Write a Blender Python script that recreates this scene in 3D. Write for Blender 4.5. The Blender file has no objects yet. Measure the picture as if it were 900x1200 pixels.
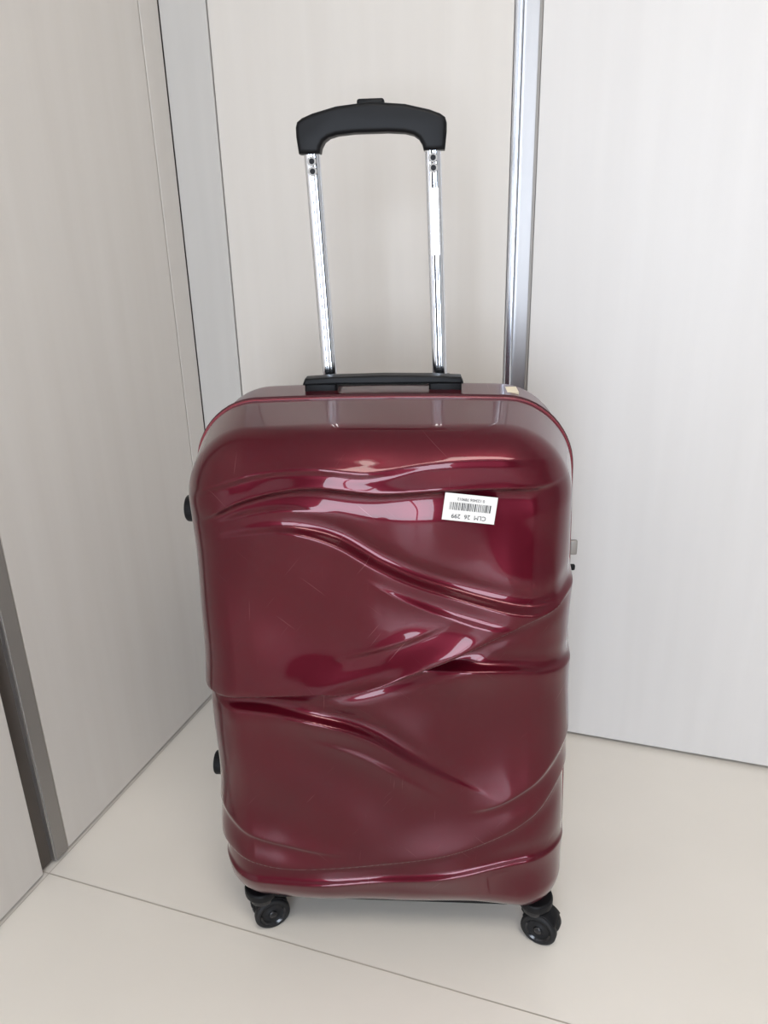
import bpy, bmesh, math, random
import numpy as np
from mathutils import Vector, Matrix

S = bpy.context.scene
COL = S.collection
try:
    S.view_settings.view_transform = 'Standard'
    S.view_settings.look = 'None'
except Exception:
    pass

# ------------------------------------------------------------------ materials
def new_mat(name, col=(0.5,0.5,0.5), rough=0.5, metal=0.0, coat=0.0, coat_r=0.03, spec=0.5):
    m = bpy.data.materials.new(name); m.use_nodes = True
    b = m.node_tree.nodes["Principled BSDF"]
    b.inputs["Base Color"].default_value = (*col, 1)
    b.inputs["Roughness"].default_value = rough
    b.inputs["Metallic"].default_value = metal
    b.inputs["Coat Weight"].default_value = coat
    b.inputs["Coat Roughness"].default_value = coat_r
    b.inputs["Specular IOR Level"].default_value = spec
    return m

def noise_col(m, c1, c2, scale, vec_scale=(1,1,1), detail=6, lo=0.35, hi=0.65, bump=0.0):
    nt = m.node_tree; N = nt.nodes; L = nt.links; b = N["Principled BSDF"]
    tc = N.new("ShaderNodeTexCoord"); mp = N.new("ShaderNodeMapping")
    mp.inputs["Scale"].default_value = vec_scale
    L.new(tc.outputs["Object"], mp.inputs["Vector"])
    n = N.new("ShaderNodeTexNoise"); n.inputs["Scale"].default_value = scale
    n.inputs["Detail"].default_value = detail
    L.new(mp.outputs["Vector"], n.inputs["Vector"])
    r = N.new("ShaderNodeValToRGB")
    r.color_ramp.elements[0].position = lo; r.color_ramp.elements[1].position = hi
    r.color_ramp.elements[0].color = (*c1, 1); r.color_ramp.elements[1].color = (*c2, 1)
    L.new(n.outputs["Fac"], r.inputs["Fac"]); L.new(r.outputs["Color"], b.inputs["Base Color"])
    if bump:
        bp = N.new("ShaderNodeBump"); bp.inputs["Strength"].default_value = bump
        bp.inputs["Distance"].default_value = 0.001
        L.new(n.outputs["Fac"], bp.inputs["Height"]); L.new(bp.outputs["Normal"], b.inputs["Normal"])
    return m

def wood_mat(name, c1, c2):
    m = new_mat(name, c1, 0.45)
    noise_col(m, c1, c2, 4.0, (7, 7, 0.45), 7, 0.25, 0.75, 0.02)
    return m

M_wood = wood_mat("pale_wood_laminate", (0.62,0.58,0.535), (0.655,0.618,0.575))
M_woodR = wood_mat("pale_wood_laminate_right", (0.635,0.61,0.59), (0.67,0.645,0.625))
M_woodG = wood_mat("pale_wood_filler", (0.50,0.48,0.455), (0.54,0.52,0.495))
M_gap = new_mat("gap_dark", (0.13,0.11,0.10), 0.8)
M_plaster = new_mat("wall_paint", (0.42,0.41,0.40), 0.8)
M_dark = new_mat("dark_unseen_wall", (0.06,0.05,0.05), 0.5)  # unseen wall behind the camera, darkened to keep the shell's reflections dark
M_ceil = new_mat("ceiling_paint", (0.75,0.74,0.72), 0.9)
M_tile = new_mat("floor_tile", (0.70,0.65,0.58), 0.26, spec=0.45)
noise_col(M_tile, (0.745,0.70,0.635), (0.79,0.745,0.68), 2.2, (1,1,1), 6)
M_grout = new_mat("grout", (0.54,0.49,0.43), 0.9)
M_chrome = new_mat("chrome", (0.80,0.82,0.86), 0.12, 1.0)
M_chromeb = new_mat("satin_chrome_edge", (0.80,0.84,0.92), 0.25, 1.0)
M_alu = new_mat("brushed_aluminium", (0.50,0.49,0.49), 0.4, 1.0)
M_brown = new_mat("bronze_strip", (0.10,0.085,0.075), 0.4, 0.4)
M_taupe = new_mat("taupe_strip", (0.27,0.25,0.23), 0.4, 0.3)
M_black = new_mat("black_plastic", (0.006,0.006,0.007), 0.45, spec=0.18)
M_blackg = new_mat("black_gloss_plastic", (0.010,0.010,0.012), 0.2)
M_tyre = new_mat("tyre_rubber", (0.010,0.010,0.011), 0.55, spec=0.3)
M_zip = new_mat("zip_tape", (0.05,0.005,0.010), 0.8)
M_piping = new_mat("zip_piping", (0.17,0.010,0.022), 0.4, 0.0, 0.3)
M_label = new_mat("label_paper", (0.72,0.70,0.67), 0.6)
M_ink = new_mat("label_ink", (0.03,0.03,0.03), 0.6)
M_white = new_mat("print_white", (0.75,0.75,0.75), 0.4)
M_cream = new_mat("cream_sticker", (0.80,0.70,0.52), 0.5)

def shell_material(name,coat,ior,c1,c2):
    m = new_mat(name, c1, 0.30, 0.50, coat, 0.012, 0.12)
    nt=m.node_tree; N=nt.nodes; L=nt.links; b=N["Principled BSDF"]
    b.inputs["Coat IOR"].default_value=ior
    tc=N.new("ShaderNodeTexCoord")
    n=N.new("ShaderNodeTexNoise"); n.inputs["Scale"].default_value=4.0; n.inputs["Detail"].default_value=3
    L.new(tc.outputs["Object"], n.inputs["Vector"])
    r=N.new("ShaderNodeValToRGB")
    r.color_ramp.elements[0].position=0.3; r.color_ramp.elements[1].position=0.7
    r.color_ramp.elements[0].color=(*c1,1); r.color_ramp.elements[1].color=(*c2,1)
    L.new(n.outputs["Fac"], r.inputs["Fac"]); 
    # sparse fine scratches, several directions in the plane of the face
    def scratch(ang, sc, lo):
        mr=N.new("ShaderNodeVectorRotate"); mr.rotation_type='Y_AXIS'; mr.inputs["Angle"].default_value=ang
        L.new(tc.outputs["Object"], mr.inputs["Vector"])
        mp=N.new("ShaderNodeMapping"); mp.inputs["Scale"].default_value=sc
        L.new(mr.outputs["Vector"], mp.inputs["Vector"])
        k=N.new("ShaderNodeTexNoise"); k.inputs["Scale"].default_value=1.0; k.inputs["Detail"].default_value=0
        L.new(mp.outputs["Vector"], k.inputs["Vector"])
        q=N.new("ShaderNodeValToRGB"); q.color_ramp.elements[0].position=lo; q.color_ramp.elements[1].position=lo+0.05
        q.color_ramp.elements[0].color=(0,0,0,1); q.color_ramp.elements[1].color=(1,1,1,1)
        L.new(k.outputs["Fac"], q.inputs["Fac"]); return q.outputs["Color"]
    prev=None
    for ang,sc,lo in ((0.9,(16,2,620),0.815),(-0.7,(13,2,600),0.815),(1.5,(18,2,600),0.825)):
        o=scratch(ang,sc,lo)
        if prev is None: prev=o
        else:
            add=N.new("ShaderNodeMath"); add.operation='MAXIMUM'; L.new(prev,add.inputs[0]); L.new(o,add.inputs[1]); prev=add.outputs[0]
    mul=N.new("ShaderNodeMath"); mul.operation='MULTIPLY'; mul.inputs[1].default_value=0.35; L.new(prev,mul.inputs[0])
    mx=N.new("ShaderNodeMixRGB"); mx.inputs[2].default_value=(0.25,0.11,0.12,1)
    L.new(mul.outputs[0], mx.inputs[0]); L.new(r.outputs["Color"], mx.inputs[1]); L.new(mx.outputs[0], b.inputs["Base Color"])
    return m
M_shell = shell_material("burgundy_polycarbonate",1.0,1.34,(0.070,0.0022,0.0085),(0.088,0.0030,0.0105))
M_shell_r = shell_material("burgundy_polycarbonate_rear",0.40,1.3,(0.070,0.0022,0.0085),(0.088,0.0030,0.0105))

# ------------------------------------------------------------------ helpers
def add_obj(name, mesh, parent=None, mats=()):
    o = bpy.data.objects.new(name, mesh); COL.objects.link(o)
    for m in mats: mesh.materials.append(m)
    if parent: o.parent = parent
    return o

def empty(name, loc=(0,0,0), rz=0.0, parent=None):
    o = bpy.data.objects.new(name, None); COL.objects.link(o)
    o.location = loc; o.rotation_euler[2] = rz; o.empty_display_size = 0.05
    if parent: o.parent = parent
    return o

def box(name, lo, hi, mat, parent=None, bevel=0.0, seg=3, smooth=True):
    bm = bmesh.new()
    bmesh.ops.create_cube(bm, size=1)
    for v in bm.verts:
        v.co = Vector([lo[i] + (v.co[i]+0.5)*(hi[i]-lo[i]) for i in range(3)])
    if bevel > 0:
        bmesh.ops.bevel(bm, geom=bm.edges[:], offset=bevel, segments=seg, affect='EDGES', profile=0.5)
    me = bpy.data.meshes.new(name); bm.to_mesh(me); bm.free()
    if bevel > 0 and smooth: me.shade_smooth()
    return add_obj(name, me, parent, [mat])

def cyl(name, c, axis, r, h, mat, parent=None, seg=40, bevel=0.0):
    bm = bmesh.new()
    bmesh.ops.create_cone(bm, cap_ends=True, segments=seg, radius1=r, radius2=r, depth=h)
    if bevel > 0:
        es=[e for e in bm.edges if abs(e.verts[0].co.z-e.verts[1].co.z)<1e-6]
        bmesh.ops.bevel(bm, geom=es, offset=bevel, segments=3, affect='EDGES', profile=0.5)
    q = Vector((0,0,1)).rotation_difference(Vector(axis)).to_matrix().to_4x4()
    bmesh.ops.transform(bm, matrix=Matrix.Translation(c) @ q, verts=bm.verts)
    me = bpy.data.meshes.new(name); bm.to_mesh(me); bm.free()
    for p in me.polygons: p.use_smooth = len(p.vertices) == 4
    return add_obj(name, me, parent, [mat])

def extrude_poly(name, pts, y0, y1, mat, parent=None, bevel=0.0, seg=4):
    bm = bmesh.new()
    vs = [bm.verts.new((x, y0, z)) for x, z in pts]
    f = bm.faces.new(vs)
    r = bmesh.ops.extrude_face_region(bm, geom=[f])
    for g in r["geom"]:
        if isinstance(g, bmesh.types.BMVert): g.co.y = y1
    bmesh.ops.recalc_face_normals(bm, faces=bm.faces)
    if bevel:
        es = [e for e in bm.edges if abs(e.verts[0].co.y-e.verts[1].co.y) < 1e-6]
        bmesh.ops.bevel(bm, geom=es, offset=bevel, segments=seg, affect='EDGES', profile=0.5)
    me = bpy.data.meshes.new(name); bm.to_mesh(me); bm.free()
    me.shade_smooth()
    return add_obj(name, me, parent, [mat])

def revolve(name, prof, c, axis, mat, parent=None, seg=48):
    q = Vector((0,0,1)).rotation_difference(Vector(axis))
    vs=[]; fs=[]; n=len(prof)
    for i in range(seg):
        a=2*math.pi*i/seg
        for r,h in prof:
            vs.append(Vector(c)+q@Vector((r*math.cos(a), r*math.sin(a), h)))
    for i in range(seg):
        j=(i+1)%seg
        for k in range(n-1):
            fs.append((i*n+k, j*n+k, j*n+k+1, i*n+k+1))
    me=bpy.data.meshes.new(name); me.from_pydata(vs,[],fs); me.update()
    bm=bmesh.new(); bm.from_mesh(me); bmesh.ops.remove_doubles(bm, verts=bm.verts, dist=1e-6)
    bmesh.ops.recalc_face_normals(bm, faces=bm.faces); bm.to_mesh(me); bm.free()
    me.shade_smooth()
    return add_obj(name, me, parent, [mat])

# ------------------------------------------------------------------ room
XL, YB = -0.820, 1.290
XR, YF, ZC = 2.3, -2.4, 2.35
def build_floor():
    vs=[]; fs=[]; mi=[]
    def quad(x0,x1,y0,y1,z,m):
        b=len(vs); vs.extend([(x0,y0,z),(x1,y0,z),(x1,y1,z),(x0,y1,z)]); fs.append((b,b+1,b+2,b+3)); mi.append(m)
    quad(XL-0.1,XR+0.1,YF-0.1,YB+0.1,-0.001,1)
    g=0.0009
    rows=[0.70-0.6*i for i in range(6,0,-1)]+[0.70]
    for ri,y in enumerate(rows):
        x = 0.38-1.2*3
        yt = y+0.6 if y<0.65 else YB+0.1
        while x < XR+0.1:
            x0=max(x+g,XL-0.1); x1=min(x+1.2-g,XR+0.1); y0=max(y+g,YF-0.1); y1=min(yt-g,YB+0.1)
            if x1>x0 and y1>y0: quad(x0,x1,y0,y1,0,0)
            x+=1.2
    me=bpy.data.meshes.new("floor"); me.from_pydata(vs,[],fs)
    o=add_obj("floor",me,None,[M_tile,M_grout])
    for p,m in zip(me.polygons,mi): p.material_index=m
build_floor()
box("ceiling",(XL-0.1,YF-0.1,ZC),(XR+0.1,YB+0.1,ZC+0.05),M_ceil)
box("wall_back",(XL-0.1,YB+0.02,0),(XR+0.1,YB+0.10,ZC),M_gap)
box("wall_left",(XL-0.10,YF-0.1,0),(XL-0.02,YB+0.02,ZC),M_gap)
box("wall_right",(XR,YF-0.1,0),(XR+0.08,YB+0.02,ZC),M_plaster)
WX0,WX1,WZ0,WZ1 = -0.15,0.90,0.15,1.95
bw = empty("wall_front")
box("wall_panel_a",(XL-0.02,YF-0.08,0),(WX0,YF,ZC),M_dark,bw)
box("wall_panel_b",(WX1,YF-0.08,0),(XR,YF,ZC),M_dark,bw)
box("wall_panel_c",(WX0,YF-0.08,0),(WX1,YF,WZ0),M_dark,bw)
box("wall_panel_d",(WX0,YF-0.08,WZ1),(WX1,YF,ZC),M_dark,bw)
win = empty("window_1")
for i,(a,b) in enumerate([((WX0,WZ0),(WX0+0.05,WZ1)),((WX1-0.05,WZ0),(WX1,WZ1)),((0.36,WZ0),(0.40,WZ1)),((WX0,WZ0),(WX1,WZ0+0.05)),((WX0,WZ1-0.05),(WX1,WZ1))]):
    box("frame_%d"%i,(a[0],YF-0.01,a[1]),(b[0],YF+0.03,b[1]),M_white,win)

def panel_b(name,x0,x1,mat,z0=0.008,dy=0.0,bev=0.0008):
    return box(name,(x0,YB+dy,z0),(x1,YB+0.019+dy,ZC-0.002),mat,None,bev,1,False)
panel_b("trim_1",XL+0.001,-0.730,M_woodG)
panel_b("door_1",-0.7272,-0.221,M_wood)
panel_b("door_2",-0.179,XR-0.002,M_woodR)
t2 = empty("trim_2")
box("grey_channel",(-0.220,YB+0.006,0.008),(-0.180,YB+0.019,ZC-0.002),M_alu,t2)
box("chrome_edge",(-0.2195,YB-0.004,0.008),(-0.206,YB+0.018,ZC-0.002),M_chromeb,t2,0.004,4)
box("thin_edge",(-0.184,YB-0.001,0.008),(-0.1795,YB+0.018,ZC-0.002),M_taupe,t2)
def panel_l(name,y0,y1,mat,z0=0.008,dx=0.0):
    return box(name,(XL-0.019+dx,y0,z0),(XL+dx,y1,ZC-0.002),mat,None,0.0008,1,False)
panel_l("trim_3",1.2350,YB-0.001,M_wood)
panel_l("door_3",0.748,1.2315,M_wood)
panel_l("door_4",YF+0.002,0.690,M_wood)
t4 = empty("trim_4")
box("bronze_channel",(XL-0.019,0.692,0.008),(XL-0.008,0.720,ZC-0.002),M_brown,t4)
box("taupe_edge",(XL-0.019,0.7205,0.008),(XL+0.001,0.7455,ZC-0.002),M_taupe,t4)
box("bright_lip",(XL-0.019,0.7175,0.008),(XL-0.001,0.7205,ZC-0.002),M_alu,t4)

# ------------------------------------------------------------------ suitcase
RZ=math.radians(14.8)
SH=-0.026
case = empty("suitcase",(-0.2395+SH*math.cos(RZ),0.762+SH*math.sin(RZ),0),RZ)
A = 0.238
Z0, Z1 = 0.066, 0.753
ZM = (Z0+Z1)/2; B = (Z1-Z0)/2
YFR, YBK = -0.028, 0.225
YZ0, YZ1 = 0.098, 0.110
DRX, DRZ = 0.085, 0.055     # draft of the moulded front shell
def taper(x,z):
    q=(z-ZM)/B
    return x*(1-0.032*q)-0.004*q

def smooth_poly(pts):
    P=np.array(pts,float)
    if P[0,0]>P[-1,0]: P=P[::-1]
    out=[]
    Q=np.vstack([2*P[0]-P[1],P,2*P[-1]-P[-2]])
    for i in range(1,len(Q)-2):
        t=np.linspace(0,1,24,endpoint=False)[:,None]
        p0,p1,p2,p3=Q[i-1],Q[i],Q[i+1],Q[i+2]
        out.append(0.5*((2*p1)+(-p0+p2)*t+(2*p0-5*p1+4*p2-p3)*t**2+(-p0+3*p1-3*p2+p3)*t**3))
    out=np.vstack(out+[P[-1:]])
    return out[:,0],out[:,1]+0.022

# (points, sign(+ = swells above the crease), amplitude, soft width, fade-left, fade-right, edge width)
RIDGES=[
 # swells in the shoulder of the case
 ([(-.222,.662),(-.18,.684),(-.13,.697),(-.07,.700),(0,.696),(.06,.700)], 1, .0065,.016,.1,.5,.0040),
 ([(-.06,.690),(0,.697),(.08,.706),(.16,.708),(.222,.700)], 1, .0030,.014,.4,.2,.0040),
 ([(-.222,.628),(-.19,.650),(-.145,.670),(-.074,.683),(.005,.677),(.085,.681),(.222,.683)], 1,.0080,.022,.12,.08,.0042),
 ([(-.20,.632),(-.15,.648),(-.10,.655),(-.04,.650)], -1, .0040,.014,.3,.5,.0040),
 # long S fold falling to the right
 ([(-.222,.604),(-.2,.612),(-.148,.626),(-.098,.630),(-.048,.616),(.003,.586),(.055,.562),(.117,.543),(.179,.532),(.222,.543)],-1,.0115,.045,.45,0,.0042),
 # secondary folds branching off the S
 ([(-.03,.580),(.03,.548),(.09,.524),(.15,.512),(.20,.520)],-1,.0030,.018,.4,.4,.0045),
 ([(-.06,.465),(0,.485),(.05,.505),(.09,.525)],1,.0030,.022,.4,.4,.0045),
 # crease rising to the right edge
 ([(.222,.548),(.174,.524),(.128,.500),(.077,.473),(.023,.449),(-.032,.430),(-.085,.418),(-.16,.405),(-.222,.397)],1,.0125,.048,0,.05,.0042),
 ([(.200,.537),(.174,.524),(.128,.500),(.077,.473),(.023,.449),(-.032,.430),(-.085,.418),(-.13,.411)],1,.0145,.030,.5,.5,.0042),
 ([(.222,.436),(.157,.447),(.093,.450),(.03,.443),(-.03,.429),(-.1,.405),(-.2,.385)],-1,.0100,.034,.55,0,.0050),
 ([(-.222,.384),(-.2,.380),(-.13,.380),(-.068,.370),(-.015,.349),(.04,.312),(.094,.278),(.16,.25)],-1,.0115,.050,.1,.6,.0042),
 ([(-.10,.345),(-.03,.322),(.03,.285),(.08,.245)],-1,.0025,.020,.4,.5,.0045),
 ([(.222,.285),(.191,.242),(.148,.206),(.091,.177),(.02,.158),(-.07,.142),(-.148,.137),(-.222,.160)],1,.0110,.045,0,0,.0040),
 ([(.222,.335),(.19,.290),(.14,.255),(.09,.235)],1,.0055,.026,.5,0,.0045),
 ([(-.222,.215),(-.17,.185),(-.10,.168),(-.03,.165)],1,.0030,.020,.0,.5,.0045),
 ([(.222,.158),(.157,.145),(.04,.118),(-.075,.104),(-.19,.102),(-.222,.115)],-1,.0050,.020,0,0,.0040),
]
RC=[(smooth_poly(p),s,a,w,fl,fr,ew,min(q[0] for q in p),max(q[0] for q in p)) for p,s,a,w,fl,fr,ew in RIDGES]
def sstep(t): 
    t=np.clip(t,0,1); return t*t*(3-2*t)
def relief(x,z):
    d=np.zeros_like(x)
    for (cx,cz),s,a,w,fl,fr,w2,x0,x1 in RC:
        zz=np.interp(x,cx,cz)
        sl=np.gradient(cz,cx+np.arange(len(cx))*1e-9)
        slope=np.interp(x,cx,sl)
        dist=(z-zz)/np.sqrt(1+slope**2)*s
        prof=np.where(dist>0,np.exp(-(np.clip(dist,0,None)/w)**1.2),np.exp(-(dist/w2)**2))
        dip=-0.26*np.exp(-((dist+0.015)/0.012)**2)
        u=(x-x0)/(x1-x0)
        fade=np.ones_like(x)
        if fl>0: fade=fade*sstep(u/fl)
        if fr>0: fade=fade*sstep((1-u)/fr)
        d+=a*(prof+dip)*fade
    d+=0.0014*np.sin(x*26+z*38)+0.0012*np.sin(x*-41+z*23+1.3)
    return d

def shell(name,y0,y1,R,nx,nz,disp,mat,sgn):
    def warp(t,half):
        L=half-R+R*math.pi/2
        s=abs(t)*L; e=L-s
        if e<R*math.pi/2: c=half-R*(1-math.cos(e/R))
        else: c=half-R-(e-R*math.pi/2)
        return math.copysign(c,t)
    xs=np.array([warp(-1+2*i/nx,A) for i in range(nx+1)])
    zs=np.array([warp(-1+2*j/nz,B) for j in range(nz+1)])
    X,Z=np.meshgrid(xs,zs,indexing='ij')
    Rc=np.where(Z>0,0.082,0.055)
    cx=np.clip(X,-(A-Rc),A-Rc); cz=np.clip(Z,-(B-Rc),B-Rc)
    vx=X-cx; vz=Z-cz
    mx=np.maximum(abs(vx),abs(vz)); ln=np.sqrt(vx**2+vz**2)+1e-12
    d=np.minimum(A-abs(X),B-abs(Z))
    corner=(abs(vx)>1e-9)&(abs(vz)>1e-9)
    k=np.where(corner,mx/ln,1.0)
    PX=cx+vx*k; PZ=cz+vz*k
    dn=np.stack([np.where(mx>1e-9,vx/ln,0),np.where(mx>1e-9,vz/ln,0)],-1)
    dd=np.clip(d,0,R)
    co=1-dd/R
    yy=R-np.sqrt(np.maximum(R*R-(R-dd)**2,0))
    ny=np.sqrt(np.maximum(1-co**2,0))
    PY=yy.copy()
    nxv=dn[...,0]*co; nzv=dn[...,1]*co
    PY-=0.010*(1-(PX/A)**2)*(1-(PZ/B)**4)*sstep(d/0.08)
    verts=np.stack([PX,PY,PZ],-1).reshape(-1,3)
    nrm=np.stack([nxv,-ny,nzv],-1).reshape(-1,3)
    fs=[]
    idx=lambda i,j:i*(nz+1)+j
    for i in range(nx):
        for j in range(nz):
            fs.append((idx(i,j),idx(i+1,j),idx(i+1,j+1),idx(i,j+1)))
    ring=[idx(i,0) for i in range(nx)]+[idx(nx,j) for j in range(nz)]+[idx(i,nz) for i in range(nx,0,-1)]+[idx(0,j) for j in range(nz,0,-1)]
    depth=abs(y1-y0)
    rows=[R+(depth-R)*t for t in np.linspace(0.12,1,9)]
    vl=[verts]; nl=[nrm]; base=len(verts); prev=ring
    rv=verts[ring]; rn=nrm[ring].copy(); rn[:,1]=0
    rn/= (np.linalg.norm(rn,axis=1)[:,None]+1e-12)
    for r in rows:
        nv=rv.copy(); nv[:,1]=r
        vl.append(nv); nl.append(rn)
        cur=[base+i for i in range(len(ring))]; base+=len(ring)
        for i in range(len(ring)):
            k2=(i+1)%len(ring); fs.append((prev[i],prev[k2],cur[k2],cur[i]))
        prev=cur
    nv=rv-rn*0.010; nv[:,1]=rows[-1]; vl.append(nv); nl.append(rn*0)
    cur=[base+i for i in range(len(ring))]
    for i in range(len(ring)):
        k2=(i+1)%len(ring); fs.append((prev[i],prev[k2],cur[k2],cur[i]))
    V=np.vstack(vl); Nn=np.vstack(nl)
    if disp:
        h=relief(V[:,0]*(0.222/A),V[:,2]+ZM)
        edge=1-sstep((V[:,1]-0.020)/0.085)
        side=1-0.45*np.abs(Nn[:,0])-0.6*np.clip(Nn[:,2],0,1)
        V=V+Nn*(h*edge*side)[:,None]
        dr=1-np.clip(V[:,1],0,depth)/depth
        V[:,0]*=1-DRX*dr; V[:,2]*=1-np.where(V[:,2]>0,DRZ,0.012)*dr
    top=sstep((V[:,2]-(B-0.10))/0.10)
    V[:,2]+=0.006*top*(1-(V[:,0]/A)**2)
    V[:,2]+=ZM
    V[:,0]=taper(V[:,0],V[:,2])
    V[:,1]=y0+sgn*V[:,1]
    me=bpy.data.meshes.new(name); me.from_pydata(V.tolist(),[],fs); me.update()
    bm=bmesh.new(); bm.from_mesh(me); bmesh.ops.recalc_face_normals(bm,faces=bm.faces); bm.to_mesh(me); bm.free()
    me.shade_smooth()
    return add_obj(name,me,case,[mat])
shell("front_shell",YFR,YZ0,0.048,260,460,True,M_shell,1)
shell("rear_shell",YBK,YZ1,0.040,70,90,False,M_shell_r,-1)

def outline(inset,n=14):
    a=A-inset; z0=-B+inset; z1=B-inset; pts=[]
    for cx,cz,r,a0 in ((a,z1,0.082-inset,0),(-a,z1,0.082-inset,90),(-a,z0,0.055-inset,180),(a,z0,0.055-inset,270)):
        ccx=cx-math.copysign(r,cx); ccz=cz-math.copysign(r,cz)
        for i in range(n+1):
            t=math.radians(a0+90*i/n); pts.append((ccx+r*math.cos(t),ccz+r*math.sin(t)))
    out=[]
    for i,p in enumerate(pts):
        q=pts[(i+1)%len(pts)]; L=math.dist(p,q); k=max(1,int(L/0.02))
        for j in range(k): out.append((p[0]+(q[0]-p[0])*j/k,p[1]+(q[1]-p[1])*j/k))
    res=[]
    for x,z in out:
        t=min(max((z-(B-0.10))/0.10,0),1); t=t*t*(3-2*t)
        zz=z+0.006*t*(1-(x/A)**2)+ZM
        res.append((taper(x,zz),zz))
    return res
def band(name,inset,ya,yb,mat):
    o=outline(inset); n=len(o)
    vs=[(x,ya,z) for x,z in o]+[(x,yb,z) for x,z in o]
    fs=[(i,(i+1)%n,n+(i+1)%n,n+i) for i in range(n)]
    me=bpy.data.meshes.new(name); me.from_pydata(vs,[],fs); me.shade_smooth()
    return add_obj(name,me,case,[mat])
band("zip_tape",0.0045,YZ0-0.001,YZ1+0.001,M_zip)
def tube(name,pts,r,mat,cyclic=True,parent=case):
    cu=bpy.data.curves.new(name,'CURVE'); cu.dimensions='3D'; cu.bevel_depth=r; cu.bevel_resolution=3
    s=cu.splines.new('POLY'); s.points.add(len(pts)-1)
    for i,p in enumerate(pts): s.points[i].co=(*p,1)
    s.use_cyclic_u=cyclic
    o=bpy.data.objects.new(name,cu); COL.objects.link(o); o.parent=parent; cu.materials.append(mat)
    return o
for nm,yy,ins in (("piping_front",YZ0+0.0005,0.0002),("piping_rear",YZ1-0.0005,0.0002)):
    tube(nm,[(x,yy,z) for x,z in outline(ins)],0.0020,M_piping)
tube("zip_teeth",[(x,(YZ0+YZ1)/2,z) for x,z in outline(-0.0002)],0.0030,M_zip)

# ---- grab handle on the top
TX=-0.003
zt=Z1-0.001
gy0,gy1=0.142,0.166
gpts=[(-.101,.018),(-.098,.025),(-.06,.027),(0,.028),(.06,.027),(.098,.025),(.101,.018),(.101,.0165),(.06,.0175),(-.06,.0175),(-.101,.0165)]
extrude_poly("grab_handle_bar",[(TX+x,zt+z-0.003) for x,z in gpts],gy0,gy1,M_black,case,0.0025)
for i,sx in enumerate((-1,1)):
    box("grab_handle_foot_%d"%i,(TX+min(sx*.058,sx*.099),gy0+0.002,Z1-0.012),(TX+max(sx*.058,sx*.099),gy1+0.002,zt+0.016),M_black,case,0.003)
box("handle_base_plate",(TX-0.10,0.172,Z1-0.012),(TX+0.10,0.212,Z1+0.0075),M_blackg,case,0.004)

# ---- telescopic handle
RY=0.192; RX=0.0722; ZH=1.036; LEAN=-0.009
hd=empty("telescopic_handle",(TX,0,0),0,case)
def hx(z): return LEAN*(z-Z1)/(ZH-Z1)
for i,sx in enumerate((-1,1)):
    pr=[]
    w,dp=0.0095,0.0062
    for k in range(40):
        t=2*math.pi*k/40; c,s_=math.cos(t),math.sin(t)
        x=math.copysign(abs(c)**0.75,c)*w; y=math.copysign(abs(s_)**0.75,s_)*dp
        if s_<0 and abs(x)<0.0022: y+=0.0016
        pr.append((x,y))
    vs=[];fs=[]; n=len(pr)
    for zz in (Z1-0.03,ZH+0.02):
        vs+=[(sx*RX+x+hx(zz),RY+y,zz) for x,y in pr]
    fs=[(k,(k+1)%n,n+(k+1)%n,n+k) for k in range(n)]
    me=bpy.data.meshes.new("rod"); me.from_pydata(vs,[],fs); me.shade_smooth()
    add_obj("handle_tube_%d"%i,me,hd,[M_chrome])
    box("tube_collar_%d"%i,(sx*RX-0.014,RY-0.010,Z1),(sx*RX+0.014,RY+0.010,Z1+0.016),M_black,hd,0.003)
    for j,dz in enumerate((-0.010,-0.021)):
        cyl("rivet_%d_%d"%(i,j),(sx*RX+hx(ZH+dz),RY-0.0062,ZH+dz),(0,-1,0),0.0054,0.0025,M_taupe,hd,24,0.0005)
        cyl("rivet_pin_%d_%d"%(i,j),(sx*RX+hx(ZH+dz),RY-0.0076,ZH+dz),(0,-1,0),0.0032,0.001,M_black,hd,20)
W=0.0885
top=[(-W,.028),(-W+.002,.034),(-W+.008,.038),(-.068,.0425),(-.04,.049),(0,.0525),(.04,.049),(.068,.0425),(W-.008,.038),(W-.002,.034),(W,.028)]
right=[(W,.018),(W-.002,0.0),(W-.027,0.0),(W-.0285,.006),(.056,.0125),(.050,.0165),(.040,.0190),(.020,.0205)]
left=[(-x,z) for x,z in reversed(right)]
hp=top+right+left
extrude_poly("pull_handle_grip",[(x+LEAN,ZH-0.002+z) for x,z in hp],RY-0.014,RY+0.014,M_black,hd,0.005,5)
box("release_button",(LEAN-0.016,RY-0.008,ZH+0.045),(LEAN+0.016,RY+0.008,ZH+0.0545),M_black,hd,0.003)

def text(name,body,size,mat,mtx,parent=case,ext=0.0002):
    cu=bpy.data.curves.new(name,'FONT'); cu.body=body; cu.size=size; cu.extrude=ext
    cu.align_x='CENTER'; cu.align_y='CENTER'
    o=bpy.data.objects.new(name,cu); COL.objects.link(o); cu.materials.append(mat)
    o.parent=parent; o.matrix_local=mtx
    return o
F=Matrix.Rotation(math.radians(90),4,'X')
zc=0.955
box("tube_print_panel",(-0.0050,-0.0009,-0.038),(0.0050,0.0009,0.038),M_alu,hd).matrix_local=Matrix.Translation((RX+hx(zc),RY-0.0056,zc))@Matrix.Rotation(LEAN/(ZH-Z1),4,'Y')
text("tube_lettering","TRAVELER",0.0125,M_white,Matrix.Translation((RX+0.0003+hx(zc),RY-0.0068,zc))@F@Matrix.Rotation(math.radians(-88.2),4,'Z'),hd)

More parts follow.
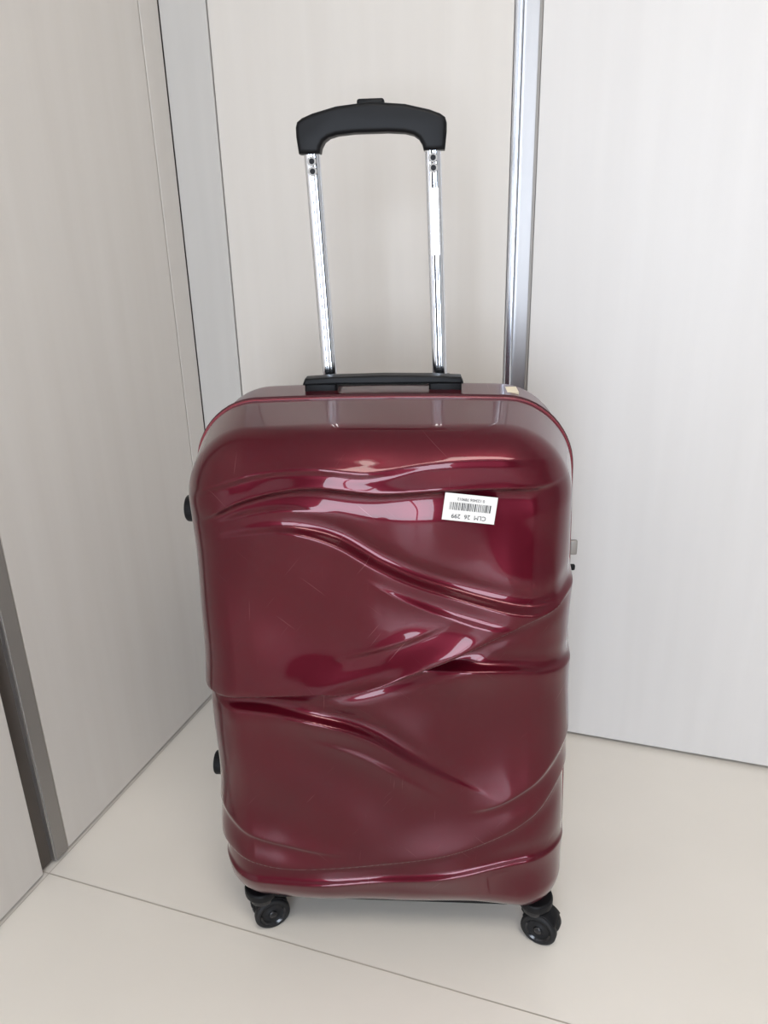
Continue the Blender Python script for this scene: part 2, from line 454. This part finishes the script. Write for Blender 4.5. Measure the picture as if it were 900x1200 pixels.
# ---- side studs and zip pulls
for i,zz in enumerate((0.624,0.232)):
    cyl("side_stud_%d"%i,(taper(-(A+0.000),zz),0.080,zz),(-1,0,0),0.017,0.028,M_black,case,32,0.003)
box("zip_pull_a",(A-0.004,0.100,0.552),(A+0.006,0.106,0.572),M_taupe,case,0.002)
box("zip_pull_b",(A-0.004,0.100,0.530),(A+0.005,0.106,0.538),M_black,case,0.002)
box("side_handle",(A-0.010,0.150,0.33),(A+0.003,0.175,0.50),M_black,case,0.005)

# ---- barcode label on front shell
lab=empty("barcode_label",parent=case)
def face_y(x,z):
    x0=x/(1-DRX)
    h=float(relief(np.array([x0*0.222/A]),np.array([(z-ZM)/(1-(DRZ if z>ZM else 0.012))+ZM]))[0])
    cr=0.010*(1-(x0/A)**2)*(1-((z-ZM)/B)**4)
    return YFR-cr-h
lc=(0.100,0.666)
yt=face_y(lc[0],lc[1]+0.015); yb_=face_y(lc[0],lc[1]-0.015); ylf=face_y(lc[0]-0.028,lc[1]); yrt=face_y(lc[0]+0.028,lc[1])
til=math.atan2(yt-yb_,0.030); yaw=math.atan2(yrt-ylf,0.056)
ym=min(face_y(lc[0]+dx,lc[1]+dz)-( (yrt-ylf)/0.056*dx+(yt-yb_)/0.030*dz) for dx in (-.03,-.015,0,.015,.03) for dz in (-.016,-.008,0,.008,.016))
ML=Matrix.Translation((lc[0],ym-0.0008,lc[1]))@Matrix.Rotation(yaw,4,'Z')@Matrix.Rotation(-til,4,'X')@F@Matrix.Rotation(math.radians(-8),4,'Z')
def lbox(name,x0,x1,y0,y1,z0,z1,mat,bev=0):
    o=box(name,(x0,y0,z0),(x1,y1,z1),mat,lab,bev,2,False); o.matrix_local=ML; return o
lbox("paper",-0.0285,0.0285,-0.0150,0.0150,-0.0006,0,M_label)
random.seed(4)
vs=[];fs=[]; x=-0.022
while x<0.022:
    w=random.choice([0.0006,0.0009,0.0014])
    b=len(vs); vs+=[(x,-0.003,0.0004),(x+w,-0.003,0.0004),(x+w,0.0055,0.0004),(x,0.0055,0.0004)]; fs.append((b,b+1,b+2,b+3))
    x+=w+random.choice([0.0006,0.0009,0.0012])
me=bpy.data.meshes.new("bars"); me.from_pydata(vs,[],fs); o=add_obj("barcode_bars",me,lab,[M_ink]); o.matrix_local=ML
R180=Matrix.Rotation(math.pi,4,'Z')
text("label_text_big","CLM  26  299",0.0068,M_ink,ML@Matrix.Translation((0,-0.0095,0.0005))@R180,lab,0.0001)
text("label_text_small","0 123456 789012",0.0042,M_ink,ML@Matrix.Translation((0,0.0095,0.0005))@R180,lab,0.0001)
box("corner_sticker",(0.143,0.135,Z1-0.004),(0.166,0.170,Z1+0.0030),M_cream,case)

# ---- casters
def caster(name,x,y,yaw):
    root=empty(name,(x,y,0),0,case)
    r=0.0255
    cyl("mount",(0,0,0.067),(0,0,1),0.024,0.014,M_black,root,32,0.003)
    cyl("swivel",(0,0,0.055),(0,0,1),0.018,0.014,M_blackg,root,32,0.002)
    sw=empty("swivel_group",(0,0,0),yaw,root)
    ox=0.010
    pts=[]
    for k in range(13):
        t=math.radians(-20+200*k/12); pts.append((ox+0.021*math.cos(t),r+0.024*math.sin(t)))
    pts=[(ox+0.008,r-0.012)]+pts[:10]+[(-0.018,0.054),(-0.018,0.040),(ox-0.014,r-0.006)]
    extrude_poly("fork",pts,-0.005,0.005,M_black,sw,0.0015,2)
    extrude_poly("hood",[(ox+0.0278*math.cos(math.radians(a)),r+0.0288*math.sin(math.radians(a))) for a in range(35,150,8)]+[(ox+0.0261*math.cos(math.radians(a)),r+0.0268*math.sin(math.radians(a))) for a in range(147,34,-8)],-0.014,0.014,M_black,sw,0.0004,1)
    for k,s_ in enumerate((-1,1)):
        prof=[(0,0.0035),(0.006,0.0035),(0.0075,0.002),(0.015,0.001),(0.0172,0.003),(0.0182,0.0052),(0.0210,0.0058),(r-0.002,0.005),(r,0.003),(r,-0.003),(r-0.002,-0.005),(0.01,-0.005),(0,-0.005)]
        revolve("wheel_%d"%k,prof,(ox,s_*0.0105,r),(0,s_,0),M_tyre,sw)
        revolve("hub_%d"%k,[(0,0.0062),(0.005,0.006),(0.0062,0.0045),(0.0062,0.001)],(ox,s_*0.0105,r),(0,s_,0),M_blackg,sw,24)
        revolve("rim_%d"%k,[(0.0155,0.0035),(0.0168,0.0046),(0.0182,0.0056)],(ox,s_*0.0105,r),(0,s_,0),M_blackg,sw,32)
caster("caster_front_left",-0.186,0.014,math.radians(25))
caster("caster_front_right",0.203,0.012,math.radians(-25))
caster("caster_rear_left",-0.175,0.185,math.radians(60))
caster("caster_rear_right",0.175,0.185,math.radians(100))
box("base_shade_strip",(-0.165,0.0,Z0-0.002),(0.165,0.19,Z0+0.012),M_black,case,0.003)  # black slab stands in for the shadow along the case's bottom edge

# ------------------------------------------------------------------ lights
def area(name,loc,rot,sx,sy,e,col):
    l=bpy.data.lights.new(name,'AREA'); l.shape='RECTANGLE'; l.size=sx; l.size_y=sy; l.energy=e; l.color=col
    o=bpy.data.objects.new(name,l); COL.objects.link(o); o.location=loc; o.rotation_euler=rot; return o
area("window_light",((WX0+WX1)/2,YF+0.012,(WZ0+WZ1)/2),(math.radians(90),0,0),WX1-WX0-0.1,WZ1-WZ0-0.1,72,(0.78,0.87,1.0))
M_lamp=bpy.data.materials.new("lamp_diffuser"); M_lamp.use_nodes=True
b=M_lamp.node_tree.nodes["Principled BSDF"]; b.inputs["Emission Color"].default_value=(1,0.94,0.86,1); b.inputs["Emission Strength"].default_value=13
cl=empty("ceiling_light")
box("diffuser",(0.0,-0.6,ZC-0.05),(0.9,0.0,ZC-0.01),M_lamp,cl,0.01)
box("lamp_frame",(-0.02,-0.62,ZC-0.02),(0.92,0.02,ZC-0.0005),M_white,cl)

w=bpy.data.worlds.new("World"); S.world=w; w.use_nodes=True
w.node_tree.nodes["Background"].inputs[0].default_value=(0.75,0.86,1.0,1)
w.node_tree.nodes["Background"].inputs[1].default_value=1.0

# ------------------------------------------------------------------ camera
cd=bpy.data.cameras.new("camera"); cam=bpy.data.objects.new("camera",cd); COL.objects.link(cam)
cam.location=(0,0,0.95); cam.rotation_euler=tuple(math.radians(a) for a in (69.364,1.369,18.425))
cd.sensor_fit='VERTICAL'; cd.sensor_height=24; cd.lens=885/1200*24; cd.clip_start=0.01
S.camera=cam
